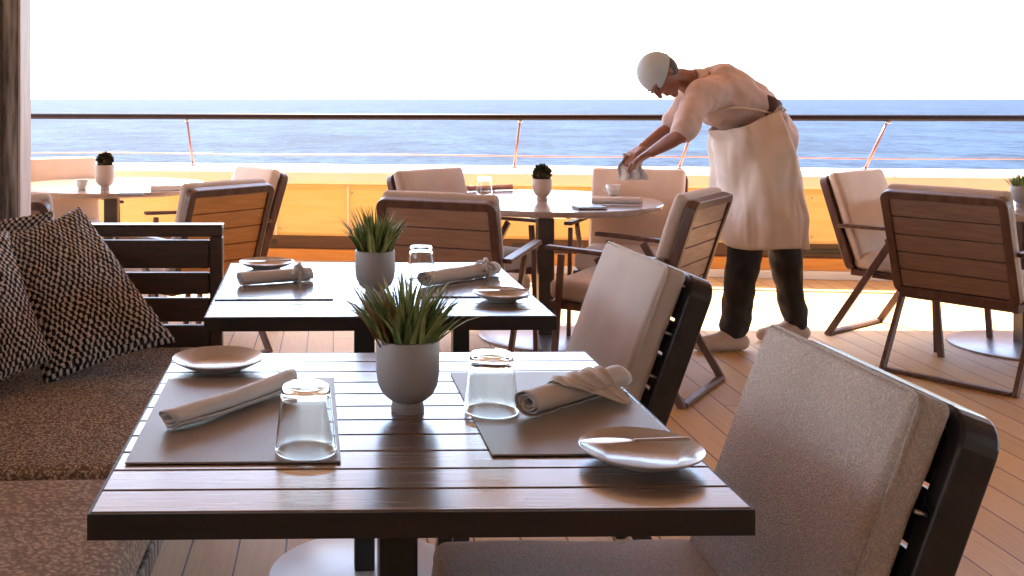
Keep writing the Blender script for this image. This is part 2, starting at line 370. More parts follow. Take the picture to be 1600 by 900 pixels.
# ceiling: the deck overhead that shades the terrace
mb = MB(); mb.box((1.5, 1.2, 2.80), (21, 12.4, .2))
for i in range(6): mb.box((1.5, -4.4+2.2*i, 2.65), (21, .14, .096))
tag(mb.build('ceiling', M['ceil'], bevel=.01), kind='structure')

mb = MB(); mb.box((1.5, -5.1, 1.35), (21, .2, 2.69)); tag(mb.build('added_rear_wall', M['ceil']), kind='structure')  # unseen wall, added to cut the light coming from behind the camera
# bulwark
bw = thing('bulwark', 'low cream and yellow bulwark running along the deck edge under the railing', 'bulwark', (0, 7.8, 0), BA)
X0, X1 = -8, 11; L = X1-X0; cx = (X0+X1)/2
MB().box((cx, .06, .03), (L, .12, .06)).build('toe_kerb', M['white'], bw, bevel=.006)
MB().box((cx, .10, .103), (L, .14, .085)).build('teak_strip', M['orange'], bw, bevel=.004)
MB().box((cx, .13, .195), (L, .10, .10)).build('scupper_band', M['brown'], bw)
mb = MB(); prof = [(.09,.245),(.075,.27),(.07,.45),(.08,.60),(.10,.64),(.2,.64),(.2,.245)]
for i in range(len(prof)): pass
vs = [(X0,y,z) for y,z in prof]+[(X1,y,z) for y,z in prof]; n = len(prof)
mb.add(vs, [(i,(i+1)%n,n+(i+1)%n,n+i) for i in range(n)]+[tuple(range(n-1,-1,-1)), tuple(range(n,2*n))])
mb.build('side_panel', M['yellow'], bw)
mb = MB(); prof = [(.06,.645),(.045,.67),(.05,.74),(.08,.765),(.30,.785),(.36,.76),(.37,.645)]
vs = [(X0,y,z) for y,z in prof]+[(X1,y,z) for y,z in prof]
mb.add(vs, [(i,(i+1)%n,n+(i+1)%n,n+i) for i in range(n)]+[tuple(range(n-1,-1,-1)), tuple(range(n,2*n))])
mb.build('coaming', M['cream'], bw, bevel=.008)
for px in (425, 543, 735, 1030, 1315):
    x = (px-520)/F*7.6; MB().box((x, .069, .44), (.012, .02, .38)).build('seam_batten', M['cream'], bw)

for k in range(34):
    x = X0+.3+k*.56
    for z in (.30,.58): MB().lathe([(.0,0),(.009,0),(.009,.003),(.004,.006),(0,.006)], (0,0,0), 10).build('bolt_head', M['steel'], bw, smooth=True, loc=(x,.074 if z < .5 else .079,z)).rotation_euler = (R(90),0,0)
for k in range(9):
    x = X0+1.1+k*2.1; mb = MB(); mb.box((x,.078,.195), (.30,.012,.035)); mb.build('drain_slot', M['black'], bw, bevel=.004)
# railing
rl = thing('ship_railing', 'dark mahogany handrail on thin leaning posts with one copper wire above the bulwark', 'railing', (0, 7.8, 0), BA)
zr = 1.163
MB().tube([(X0,.2,zr),(X1,.2,zr)], .024, 14).build('handrail', M['rail'], rl, smooth=True)
MB().tube([(X0+i*(L/40),.22,.865-.004*math.sin(i*1.3)) for i in range(41)], .0055, 8).build('wire', M['wire'], rl, smooth=True)
def rail_local(px, z):
    # where the pixel column px crosses the railing plane (local y = .2)
    d = 7.8
    for _ in range(6): d = bulw_y((px-520)/F*d)+.2
    x = (px-520)/F*d; return Vector((x/math.cos(BA), .2, z))
for pt, pb in ((287,297),(808,798),(1083,1055),(1383,1345),(1790,1760),(-80,-60)):
    a = rail_local(pt, zr-.01); b = rail_local(pb, .775)
    o = MB().tube([b, a], [.011,.009], 10).build('post', M['wire'], rl, smooth=True)
    MB().lathe([(.02,0),(.02,.008),(.012,.02),(.012,.04)], a+Vector((0,0,-.03)), 12).build('rail_socket', M['steel'], o, smooth=True)
    MB().lathe([(.03,0),(.03,.006),(.014,.02)], b+Vector((0,0,0)), 14).build('foot_flange', M['steel'], o, smooth=True)

# column at the left edge
cl = thing('weathered_column', 'tall weathered grey wood column with pale pink trim at the left edge', 'column', (-1.405, 3.86, 0))
mb = MB()
for i in range(5): mb.box((-.20+i*.098, -.003*(i%2), 1.34), (.094, .14, 2.68))
mb.build('shaft', M['column'], cl, bevel=.008, seg=3)
mb = MB(); mb.box((.244, -.002, 1.34), (.009, .136, 2.68)); mb.build('corner_trim', M['colstrip'], cl, bevel=.004)
mb = MB(); mb.box((.172, -.078, 1.34), (.022, .012, 2.68)); mb.build('cover_strip', M['panel'], cl, bevel=.003)
mb = MB(); mb.box((0, 0, .05), (.54, .20, .10)); mb.build('base_block', M['column'], cl, bevel=.008)

# ================================================================== BANQUETTE
bq = thing('banquette', 'long brown banquette seat with slatted dark wood end panel beside the two square tables', 'banquette', (-.38, 1.6, 0))
def bx(mb, x0, x1, y0, y1, z0, z1): mb.box(((x0+x1)/2, (y0+y1)/2, (z0+z1)/2), (x1-x0, y1-y0, z1-z0)); return mb
o = bx(MB(), -.74, -.004, -2.6, 1.93, .29, .345).build('seat_frame', M['column'], bq, bevel=.006)
for y in (-2.4, -.6, 1.75):
    for x in (-.68, -.09): bx(MB(), x-.03, x+.03, y-.03, y+.03, 0, .288).build('leg', M['panel'], bq, bevel=.004)
def bcush(y0, y1, m, zt=.45, bul=.008, rad=.03):
    MB().rbox((-.36, (y0+y1)/2, (.348+zt)/2), (.71, y1-y0, zt-.348), rad, None, bul, 2).build('seat_cushion', m, bq, smooth=True)
bcush(.728, 1.90, M['boucle'], .455, .010, .035); bcush(-.55, .715, M['boucle2'], .447, .006); bcush(-2.5, -.56, M['boucle2'], .447)
bk = MB()
bx(bk, -.86, -.80, -2.6, 1.95, .29, .84); bk.build('back_panel', M['panel'], bq, bevel=.008)
MB().rbox((-.765, -.3, .63), (.06, 4.4, .38), .025, None, .01, 0).build('back_cushion', M['boucle2'], bq, smooth=True)
# end panel: frame with slats and gaps
mb = MB()
ya, yb = 1.93, 1.975
bx(mb, -.80, .0, ya, yb, .825, .862)                     # top rail
bx(mb, -.045, .0, ya, yb, .345, .824)
bx(mb, -.80, -.755, ya, yb, .345, .824)
for z0, z1 in ((.715,.812),(.625,.700),(.53,.612),(.44,.518),(.348,.43)): bx(mb, -.754, -.046, ya+.008, yb-.008, z0, z1)
mb.build('end_panel', M['panel'], bq, bevel=.006, seg=3)
mb = MB(); bx(mb, -.80, .001, ya-.002, yb+.002, .8625, .868); mb.build('panel_cap', M['steel'], bq, bevel=.002)

# pillows
def pillow(name, c, T, label, group='knobbly scatter pillows on the banquette', sag=.5):
    """c: four world corners TL, TR, BR, BL"""
    TL, TR, BR, BL = c; ctr = sum(c, Vector())/4
    nrm = (TR-BL).cross(TL-BR).normalized()
    if nrm.y > 0: nrm = -nrm
    N = 36; mb = MB(); uv = []; idx = {}
    for side in (1, -1):
        for i in range(N+1):
            for j in range(N+1):
                edge = i in (0, N) or j in (0, N)
                if side == -1 and edge: idx[(side,i,j)] = idx[(1,i,j)]; continue
                u = i/N; v = j/N; a = 2*u-1; b = 2*v-1
                # edges bow inwards between the corners
                k = .06
                aa = a*(1-k*(1-b*b)); bb = b*(1-k*(1-a*a))
                uu = (aa+1)/2; vv = (bb+1)/2
                p = TL.lerp(TR, uu).lerp(BL.lerp(BR, uu), vv)
                t = (max(0, 1-a**2)*max(0, 1-b**2))**.42
                w1 = .010*noise.noise(Vector((uu*4+TL.x*7, vv*4, side*3)))+.006*noise.noise(Vector((uu*11, vv*9+TL.y*5, side)))
                wr = .006*math.sin(9*(aa+bb)+3*math.sin(3*aa))*(abs(a*b))**.8
                p = p+nrm*side*(T*t+ (w1+wr)*min(1, t*2))
                idx[(side,i,j)] = len(mb.v); mb.v.append(p-ctr); uv.append((uu, vv))
    for side in (1, -1):
        for i in range(N):
            for j in range(N):
                q = (idx[(side,i,j)], idx[(side,i+1,j)], idx[(side,i+1,j+1)], idx[(side,i,j+1)])
                mb.f.append(q if side == -1 else tuple(reversed(q)))
    mb.uv = uv
    return tag(mb.build(name, M['knit'], smooth=True, loc=ctr), label, 'pillow', group)
pillow('scatter_pillow', [P(-14,372,3.18), P(124,322,3.38), P(278,534,3.22), P(70,603,3.0)], .085, 'large black and white knobbly pillow standing in front of the slatted end panel')
pillow('scatter_pillow', [P(-215,335,2.9), P(12,362,3.08), P(84,560,2.98), P(-90,655,2.75)], .085, 'black and white knobbly pillow cut off by the left edge of the photo')
pillow('scatter_pillow', [P(-130,352,3.45), P(84,330,3.49), P(70,500,3.44), P(-110,530,3.42)], .045, 'greyish pillow whose top shows behind the others below the column')

# ================================================================== TABLES
def square_table(loc, rz, label):
    t = thing('square_table', label, 'table', loc, rz, 'square slatted tables beside the banquette')
    W, D, zt, th = .888, .855, .75, .013
    mb = MB(); n = 11; sp = D/n
    for i in range(n):
        y0 = -D/2+i*sp; mb.box((0, y0+sp/2, zt-th/2), (W, sp-.0035, th))
    mb.build('tabletop', M['table'], t, bevel=.0022, seg=2)
    mb = MB(); mb.box((0,0,zt-th-.0115), (W-.001, D-.001, .022)); mb.build('under_board', M['tedge'], t, bevel=.002)
    mb = MB(); zc, hh = zt-.0185, .035; e = .003
    for sy in (-1,1): mb.box((0, sy*(D/2+e/2), zc), (W+2*e, e, hh))
    for sx in (-1,1): mb.box((sx*(W/2+e/2), 0, zc), (e, D, hh))
    mb.build('edge_band', M['tedge'], t, bevel=.0008)
    return t
def post(t, x, y, w, d, z1=.714, m='black'):
    MB().box((x, y, (.012+z1)/2), (w, d, z1-.012)).build('pedestal_post', M[m], t, bevel=.003)
T1 = Vector((.113, 1.797, 0)); T2 = Vector((.112, 3.02, 0))
t1 = square_table(T1, R(1.0), 'nearest square slatted dark table with grey placemats and a tall potted plant')
post(t1, 0, 0, .066, .066)
MB().box((0,0,.706), (.3,.3,.012)).build('mounting_plate', M['black'], t1)
MB().box((0,0,.006), (.42,.42,.012)).build('base_plate', M['baseplate'], t1, bevel=.004)
t2 = square_table(T2, R(1.3), 'second square slatted table glaring white with sky, behind the nearest table')
post(t2, -.03, -.2, .055, .055); post(t2, .235, -.2, .045, .045)
MB().box((0.09,-.15,.700), (.5,.3,.010)).build('mounting_plate', M['black'], t2)
MB().lathe([(.27,0),(.27,.008),(.262,.012),(0,.0125)], (-.02,-.24,0), 64).build('base_plate', M['baseplate'], t2, smooth=True, auto=40)

def round_table(loc, label, Rr=.62):
    t = thing('round_table', label, 'table', loc, 0, 'round pedestal tables by the railing')
    MB().lathe([(Rr-.03,.714),(Rr-.004,.722),(Rr,.735),(Rr,.745),(Rr-.004,.75),(0,.75)], (0,0,0), 96).build('tabletop', M['rtop'], t, smooth=True, auto=35)
    MB().lathe([(.18,.706),(.18,.7135)], (0,0,0), 32).build('mounting_plate', M['darksteel'], t)
    mb = MB(); mb.box((0,0,.36), (.088,.088,.69)); mb.build('pedestal_post', M['darksteel'], t, bevel=.008)
    MB().lathe([(.36,0),(.36,.010),(.34,.016),(.06,.022),(0,.022)], (0,0,0), 64).build('base_plate', M['darkplate'], t, smooth=True, auto=35)
    return t
M['rtop'] = mat('pale_lacquered_wood', (.42,.31,.25), (.34,.24,.19), .2, (1.5,20,1), 5, 5, spec=.7, coat=.8, coatr=.1)
M['darkplate'] = mat('grey_steel_plate', (.35,.33,.33), (.28,.27,.27), .3, ns=6, metal=.7)
RM = Vector((1.16, 5.60, 0)); RL = Vector((-1.42, 6.58, 0)); RR = Vector((3.63, 5.36, 0))
round_table(RM, 'round pale table with a dark ball plant in the middle, left of the bending person')
round_table(RL, 'round pale table at the far left beside the column')
round_table(RR, 'round pale table cut off by the right edge')

# ================================================================== CHAIRS
def frame_ring(mb, w, h, band, depth, rad, org, ax, ay, az):
    """rounded rectangular ring in plane (ax, ay), thick along az, bottom centre at org"""
    def outline(w, h, r, y0):
        pts = []
        for cxx, cyy, a0 in ((w/2-r, y0+r, -90), (w/2-r, y0+h-r, 0), (-w/2+r, y0+h-r, 90), (-w/2+r, y0+r, 180)):
            for k in range(7):
                a = R(a0+15*k); pts.append((cxx+r*math.cos(a), cyy+r*math.sin(a)))
        return pts
    o = outline(w, h, rad, 0); i = outline(w-2*band, h-2*band, max(.006, rad-band), band); n = len(o)
    pt = lambda p, z: org+ax*p[0]+ay*p[1]+az*z
    vs = [pt(p, -depth/2) for p in o]+[pt(p, -depth/2) for p in i]+[pt(p, depth/2) for p in o]+[pt(p, depth/2) for p in i]
    fs = []
    for k in range(n):
        k2 = (k+1) % n
        fs += [(k, k2, n+k2, n+k), (2*n+k2, 2*n+k, 3*n+k, 3*n+k2), (k2, k, 2*n+k, 2*n+k2), (n+k, n+k2, 3*n+k2, 3*n+k)]
    mb.add(vs, fs)
def make_chair(label, arms=True, slat='slat', cush='cush', W=.54, group='armchairs round the pedestal tables', frame='frame'):
    t = thing('armchair' if arms else 'side_chair', label, 'chair', group=group)
    fm = M[frame]
    b0 = Vector((0,-.225,.37)); tp = Vector((0,-.385,.872)); up = (tp-b0).normalized(); H = (tp-b0).length
    axx = Vector((1,0,0)); az = axx.cross(up)   # az points backwards/up? (x cross up)
    if az.y > 0: az = -az                        # az = rearward normal
    mb = MB(); frame_ring(mb, W, H, .038, .042, .045, b0, axx, up, az)
    mb.build('back_frame', fm, t, bevel=.004, seg=2)
    mb = MB(); n = 5; ih = H-.076; sp = ih/n; rot = Matrix((axx, up, axx.cross(up))).transposed()
    for i in range(n):
        mb.box(b0+up*(.038+sp*(i+.5))+az*.004, (W-.078, sp-.006, .016), rot)
    mb.build('back_slats', M[slat], t, bevel=.002)
    # back cushion in front of the frame
    cc = b0+up*(H*.52+.012)-az*.056
    MB().rbox(cc, (W-.02, H*.94, .060), .024, rot, .010, 2).build('back_cushion', M[cush], t, smooth=True)
    MB().rbox((0,.03,.425), (W-.04,.50,.09), .03, None, .010, 2).build('seat_cushion', M[cush], t, smooth=True)
    mb = MB()
    for sx in (-1,1): mb.box((sx*(W/2-.03), .02, .362), (.028,.50,.034))
    mb.box((0,.256,.362), (W-.09,.028,.034)); mb.box((0,-.21,.362), (W-.09,.028,.034)); mb.box((0,.02,.365),(W-.09,.42,.014))
    mb.build('seat_frame', fm, t, bevel=.003)
    for sx in (-1,1):
        x = sx*(W/2+.012)
        if arms:
            MB().bar((x,-.345,.0), (x,.03,.60), .021, .034).build('leg', fm, t, bevel=.003)
            MB().bar((x,.245,.0), (x,.20,.60), .021, .029).build('leg', fm, t, bevel=.003)
            mb = MB(); mb.bar((x,-.275,.612), (x,.27,.628), .044, .020); mb.build('armrest', fm, t, bevel=.006, seg=3)
        else:
            x = sx*(W/2-.03)
            MB().bar((x,-.33,.0), (x,-.12,.344), .026, .042).build('leg', fm, t, bevel=.003)
            MB().bar((x,.25,.0), (x,.20,.344), .026, .036).build('leg', fm, t, bevel=.003)
    xx = W/2+.0
    MB().box((0,-.345,.012), (2*xx-.005,.034,.018)).build('floor_bar', fm, t, bevel=.004)
    return t
def place(t, top, face, zoff=0):
    """top: plan position of the centre of the back's top edge; face: plan direction the chair looks"""
    f = Vector((face[0], face[1])).normalized(); rz = math.atan2(f.y, f.x)-math.pi/2
    t.location = (top[0]+f.x*.385, top[1]+f.y*.385, zoff); t.rotation_euler = (0,0,rz); return t
ch = make_chair('brown slatted armchair seen from behind, just behind the second square table and pot')
place(ch, (.435,4.36), (.42,.9))
def dupc(label, top, face, src=ch):
    return place(copy_tree(src, (0,0,0), 0, label), top, face)
dupc('armchair seen from behind with legs spread, just left of the bending person', (1.67,4.50), (-.80,.60))
dupc('armchair far behind the left side of the middle round table, pale cushion top showing', (.52,5.98), (.62,-.78))
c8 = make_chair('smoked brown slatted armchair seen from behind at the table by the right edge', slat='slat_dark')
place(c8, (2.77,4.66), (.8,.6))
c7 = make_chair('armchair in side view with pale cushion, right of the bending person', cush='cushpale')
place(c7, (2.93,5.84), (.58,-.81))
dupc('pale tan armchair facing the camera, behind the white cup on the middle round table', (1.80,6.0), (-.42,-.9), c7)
ch0 = make_chair('slatted armchair tinted with orange light, seen from behind, beyond the bench end panel', slat='slat_orange_lit')
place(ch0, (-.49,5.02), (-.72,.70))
dupc('sunlit armchair in side view with white glowing cushion behind the orange tinted slatted chair', (-.40,6.12), (-.86,-.5), c7)
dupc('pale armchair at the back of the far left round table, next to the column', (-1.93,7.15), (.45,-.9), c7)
dupc('armchair hidden behind the pillows with only a red brown back corner showing', (-1.47,4.34), (.05,1), ch)

def near_chair(label, top, face, cm):
    W = .50
    t = thing('upholstered_chair', label, 'chair', group='upholstered chairs facing the banquette')
    f = Vector(face).normalized(); rz = math.atan2(f.y, f.x)-math.pi/2
    b0 = Vector((0,-.165,.40)); tp = Vector((0,-.34,.868)); up = (tp-b0).normalized(); H = (tp-b0).length
    axx = Vector((1,0,0)); az = axx.cross(up); az = -az if az.y > 0 else az
    rot = Matrix((axx, up, axx.cross(up))).transposed()
    MB().rbox(b0+up*(H/2), (W-.03, H, .060), .016, rot, .008, 2).build('back_cushion', M[cm], t, smooth=True)
    pts = []; pw, ph, pr = W-.03, H, .022
    for cxx, cyy, a0 in ((pw/2-pr, pr, -90), (pw/2-pr, ph-pr, 0), (-pw/2+pr, ph-pr, 90), (-pw/2+pr, pr, 180)):
        for k in range(6): a = R(a0+18*k); pts.append(b0+axx*(cxx+pr*math.cos(a))+up*(cyy+pr*math.sin(a))-az*.0215)
    MB().tube(pts+[pts[0]], .0032, 8, False).build('piping', M[cm], t, smooth=True)
    mb = MB(); frame_ring(mb, W, H+.04, .034, .062, .05, b0-up*.04+az*.074, axx, up, az); mb.build('back_frame', M['shell'], t, bevel=.006, seg=3)
    mb = MB(); n = 5; ih = H+.04-.068; sp = ih/n
    for i in range(n): mb.box(b0-up*.04+up*(.034+sp*(i+.5))+az*.08, (W-.069, sp-.008, .016), rot)
    mb.build('back_slats', M['shell'], t, bevel=.002)
    for sx in (-1,1):
        for k in (.22,.45,.68):
            p = b0+up*(H*k)+Vector((sx*(W/2-.014),0,0))
            MB().tube([p+az*.024, p+az*.045], .0035, 10).build('spacer_pin', M['steel'], t, smooth=True)
    MB().rbox((0,.075,.435), (W-.01,.50,.075), .025, None, .01, 2).build('seat_cushion', M[cm], t, smooth=True)
    mb = MB()
    for sx in (-1,1): mb.box((sx*(W/2-.04), .04, .380), (.028,.50,.034))
    mb.box((0,.27,.380), (W-.11,.028,.034)); mb.box((0,-.18,.380), (W-.11,.028,.034)); mb.build('seat_frame', M['shell'], t, bevel=.003)
    for sx in (-1,1):
        x = sx*(W/2-.04)
        MB().bar((x,-.36,.0), (x,-.15,.362), .026, .044).build('leg', M['shell'], t, bevel=.003)
        MB().bar((x,.28,.0), (x,.23,.362), .026, .036).build('leg', M['shell'], t, bevel=.003)
    t.location = (top[0]+f.x*.34, top[1]+f.y*.34, 0); t.rotation_euler = (0,0,rz); return t
near_chair('large taupe leather chair with black shell in the right foreground', (.858,1.705), (-1,-.04), 'leather')
near_chair('smooth pale taupe chair with black shell pulled up to the second square table', (.858,2.83), (-1,-.07), 'cush')

# ================================================================== POTTED PLANTS
def pot_profile(r, h, fr, fh):
    return [(0,.0),(fr,.0),(fr*1.02,.004),(fr*.92,fh),(fr*1.15,fh+.004),(r*.80,fh+.014),(r*.94,fh+.030),(r,fh+.052),(r,h-.002),(r-.001,h),(r-.005,h),(r-.006,h-.004),(r-.006,h-.02),(0,h-.02)]
def blades(n, r0, L, spread, seed, wid=.0046, droop=.25):
    rnd = random.Random(seed); a_mb, b_mb = MB(), MB()
    for i in range(n):
        an = rnd.random()*6.283; rr = r0*math.sqrt(rnd.random()); mb = a_mb if rnd.random() < .55 else b_mb
        base = Vector((rr*math.cos(an), rr*math.sin(an), 0))
        out_ = Vector((math.cos(an+rnd.uniform(-.5,.5)), math.sin(an+rnd.uniform(-.5,.5)), 0))
        tilt = spread*(rr/r0)*rnd.uniform(.5,1.25)+rnd.uniform(-.08,.1); ll = L*rnd.uniform(.62,1.08)*(1-.12*rr/r0)
        side = Vector((-out_.y, out_.x, 0)); K = 6; vs = []; fs = []; p = base.copy()
        tw = rnd.uniform(-.6,.6); w0 = wid*rnd.uniform(.7,1.4)
        for k in range(K+1):
            t = k/K; an2 = tilt+droop*t*t*rnd.uniform(.8,1.2)*(1+rr/r0); d = out_*math.sin(an2)+Vector((0,0,math.cos(an2)))
            if k: p = p+d*ll/K
            wd = w0*(1-t**1.7)+.0002; nn = d.cross(side); s2 = side*math.cos(tw)+nn*math.sin(tw)
            vs += [p-s2*wd, p+nn*wd*.35, p+s2*wd]
            if k:
                o = 3*(k-1); fs += [(o,o+1,o+4,o+3),(o+1,o+2,o+5,o+4)]
        mb.add(vs, fs)
    return a_mb, b_mb
def potted(loc, label, h=.128, r=.056, kind='grass', n=150, L=.135, spread=.75, seed=1, m='pot', orange=0):
    t = thing('potted_plant', label, 'potted plant', loc, 0, 'small potted plants on the tables')
    MB().lathe(pot_profile(r, h, .029, .018), (0,0,0), 56).build('pot', M[m], t, smooth=True, auto=50)
    MB().lathe([(0,h-.018),(r-.007,h-.018),(r-.012,h-.012),(0,h-.008)][1:], (0,0,0), 24).build('soil', M['soil'], t, smooth=True)
    if kind == 'grass':
        a, b = blades(n, r*.82, L, spread, seed)
        a.build('foliage', M['leaf'], t, loc=(0,0,h-.014)); b.build('pale_foliage', M['leafy'], t, loc=(0,0,h-.014))
        if orange:
            a, b = blades(orange*3, r*.7, L*.95, .5, seed+50, .0040, .2)
            for m_ in (a, b):
                for v in m_.v: v.x = v.x*.6-.030-abs(v.z)*.38
            a.v += []; a.add(b.v, b.f); a.build('rust_foliage', M['leafo'], t, loc=(0,0,h-.014))
    else:
        # compact rosette ball
        rnd = random.Random(seed); mb = MB()
        for i in range(n):
            z = rnd.uniform(-.85,1); a = rnd.random()*6.283; q = math.sqrt(max(0,1-z*z)); d = Vector((q*math.cos(a), q*math.sin(a), z))
            p = Vector((0,0,h+.028)); R0 = .053*rnd.uniform(.85,1.05); sd = d.cross(Vector((rnd.random(),rnd.random(),.3))).normalized(); nn = sd.cross(d)
            w_ = rnd.uniform(.009,.014)
            vs = [p+d*R0*.2, p+d*R0*.7-sd*w_, p+d*R0*.75+nn*.003, p+d*R0*.7+sd*w_, p+d*R0*1.08+nn*.004]
            mb.add(vs, [(0,1,2),(0,2,3),(1,4,2),(2,4,3)])
        mb.lathe([(0,h-.012),(.034,h-.004),(.043,h+.018),(.036,h+.044),(.016,h+.060),(0,h+.063)], (0,0,0), 20)
        mb.build('foliage', M['leafd'], t)
    return t
potted(G(637,641,.75), 'grassy green plant in a grey footed pot at the centre of the nearest table', seed=3, n=210, L=.138, spread=.60, orange=14)
potted(G(586,462,.75), 'grassy plant in a pale grey pot at the centre of the second square table', seed=5, n=190, L=.140, spread=.46)
potted(G(847,312,.75), 'dark ball plant in a small sand pot on the middle round table', h=.115, r=.052, kind='ball', n=420, seed=8, m='potwarm')
potted(G(164,296,.75), 'dark ball plant in a taupe pot on the far left round table', h=.150, r=.058, kind='ball', n=420, seed=9, m='potwarm')
potted(G(1597,322,.75), 'spiky green plant at the right edge on the cut off round table', h=.105, r=.052, n=120, L=.085, spread=.5, seed=11)

# ================================================================== PLACEMATS, PLATES, KNIVES, NAPKINS, GLASSES
def placemat(c, w, d, rz, label):
    mm = M['mat2'] if c[1] > 2.5 else M['mat']
    mb = MB(); mb.box((0,0,.0015), (w, d, .003))
    return tag(mb.build('placemat', mm, loc=c, bevel=.001), label, 'placemat', 'taupe placemats on the square tables'), rz
def mat_at(cx_, cy_, w, d, label, rz=1.2):
    o, _ = placemat(Vector((cx_, cy_, .7508)), w, d, rz, label); o.rotation_euler = (0,0,R(rz)); return o
mat_at(-.155, 1.775, .325, .465, 'taupe placemat on the banquette side of the nearest table')
mat_at(.395, 1.815, .310, .475, 'taupe placemat on the chair side of the nearest table')
mat_at(-.165, 3.02, .325, .44, 'taupe placemat on the banquette side of the second table')
mat_at(.385, 3.06, .310, .44, 'taupe placemat on the chair side of the second table')

def plate(c, r, label):
    pr = [(0,.0),(r*.50,.0),(r*.52,.003),(r*.80,.011),(r*.985,.0205),(r,.0225),(r*.985,.0235),(r*.80,.0150),(r*.60,.0075),(r*.56,.0058),(0,.0055)]
    return tag(MB().lathe(pr, (0,0,0), 72).build('side_plate', M['plate'], loc=c, smooth=True, auto=50), label, 'plate', 'stoneware side plates')
pl1 = G(341,574,.752); pl1.z = .7508
plate(pl1, .094, 'cream side plate at the far left corner of the nearest table')
p2 = Vector((.468, 1.553, .7508)); plate(p2, .093, 'cream side plate with a butter knife on the near right corner of the front table')
p3 = Vector((.462, 2.80, .7508)); plate(p3, .080, 'cream side plate at the near right of the second table')
p4 = Vector((-.215, 3.33, .7508)); plate(p4, .090, 'cream side plate behind the tied napkin on the second table')

def knife(c, L_, rz, label, tiltx=0):
    """butter knife, blade towards -x"""
    t = thing('butter_knife', label, 'knife', c, rz, 'butter knives resting on plates'); t.rotation_euler = (0, tiltx, rz)
    N = 26; top = []
    mbb = MB(); rings = []
    for i in range(N+1):
        u = i/N; x = -L_/2+u*L_*.50
        wu = .011*math.sin(math.pi*min(1, (u*1.02+.02)))**.55*(1-.25*u)+.0022
        off = .003*math.sin(u*3.1)
        rings.append([Vector((x, off+wu, .0008)), Vector((x, off+wu*.6, .0016)), Vector((x, off-wu, .0006)), Vector((x, off+wu*.1, -.0006))])
    mbb.loft(rings); mbb.build('blade', M['steel'], t, smooth=True, auto=60)
    rings = []
    for i in range(N+1):
        u = i/N; x = L_*(.0+.5*u); ww = .0032+.0028*u; hh = .0018+.0012*u
        if u > .94: ww *= .8
        rings.append([Vector((x, ww*math.cos(a*math.pi/4), .0012+hh*math.sin(a*math.pi/4))) for a in range(8)])
    MB().loft(rings).build('handle', M['steel'], t, smooth=True)
    return t
knife(p2+Vector((-.004,.020,.0245)), .168, R(4), 'butter knife lying across the side plate on the near right of the front table')
knife(p3+Vector((0,.012,.0245)), .150, R(3), 'butter knife lying across the side plate on the second table, chair side')
knife(p4+Vector((0,-.01,.0245)), .16, R(6), 'butter knife lying across the plate behind the tied napkin on the second table')

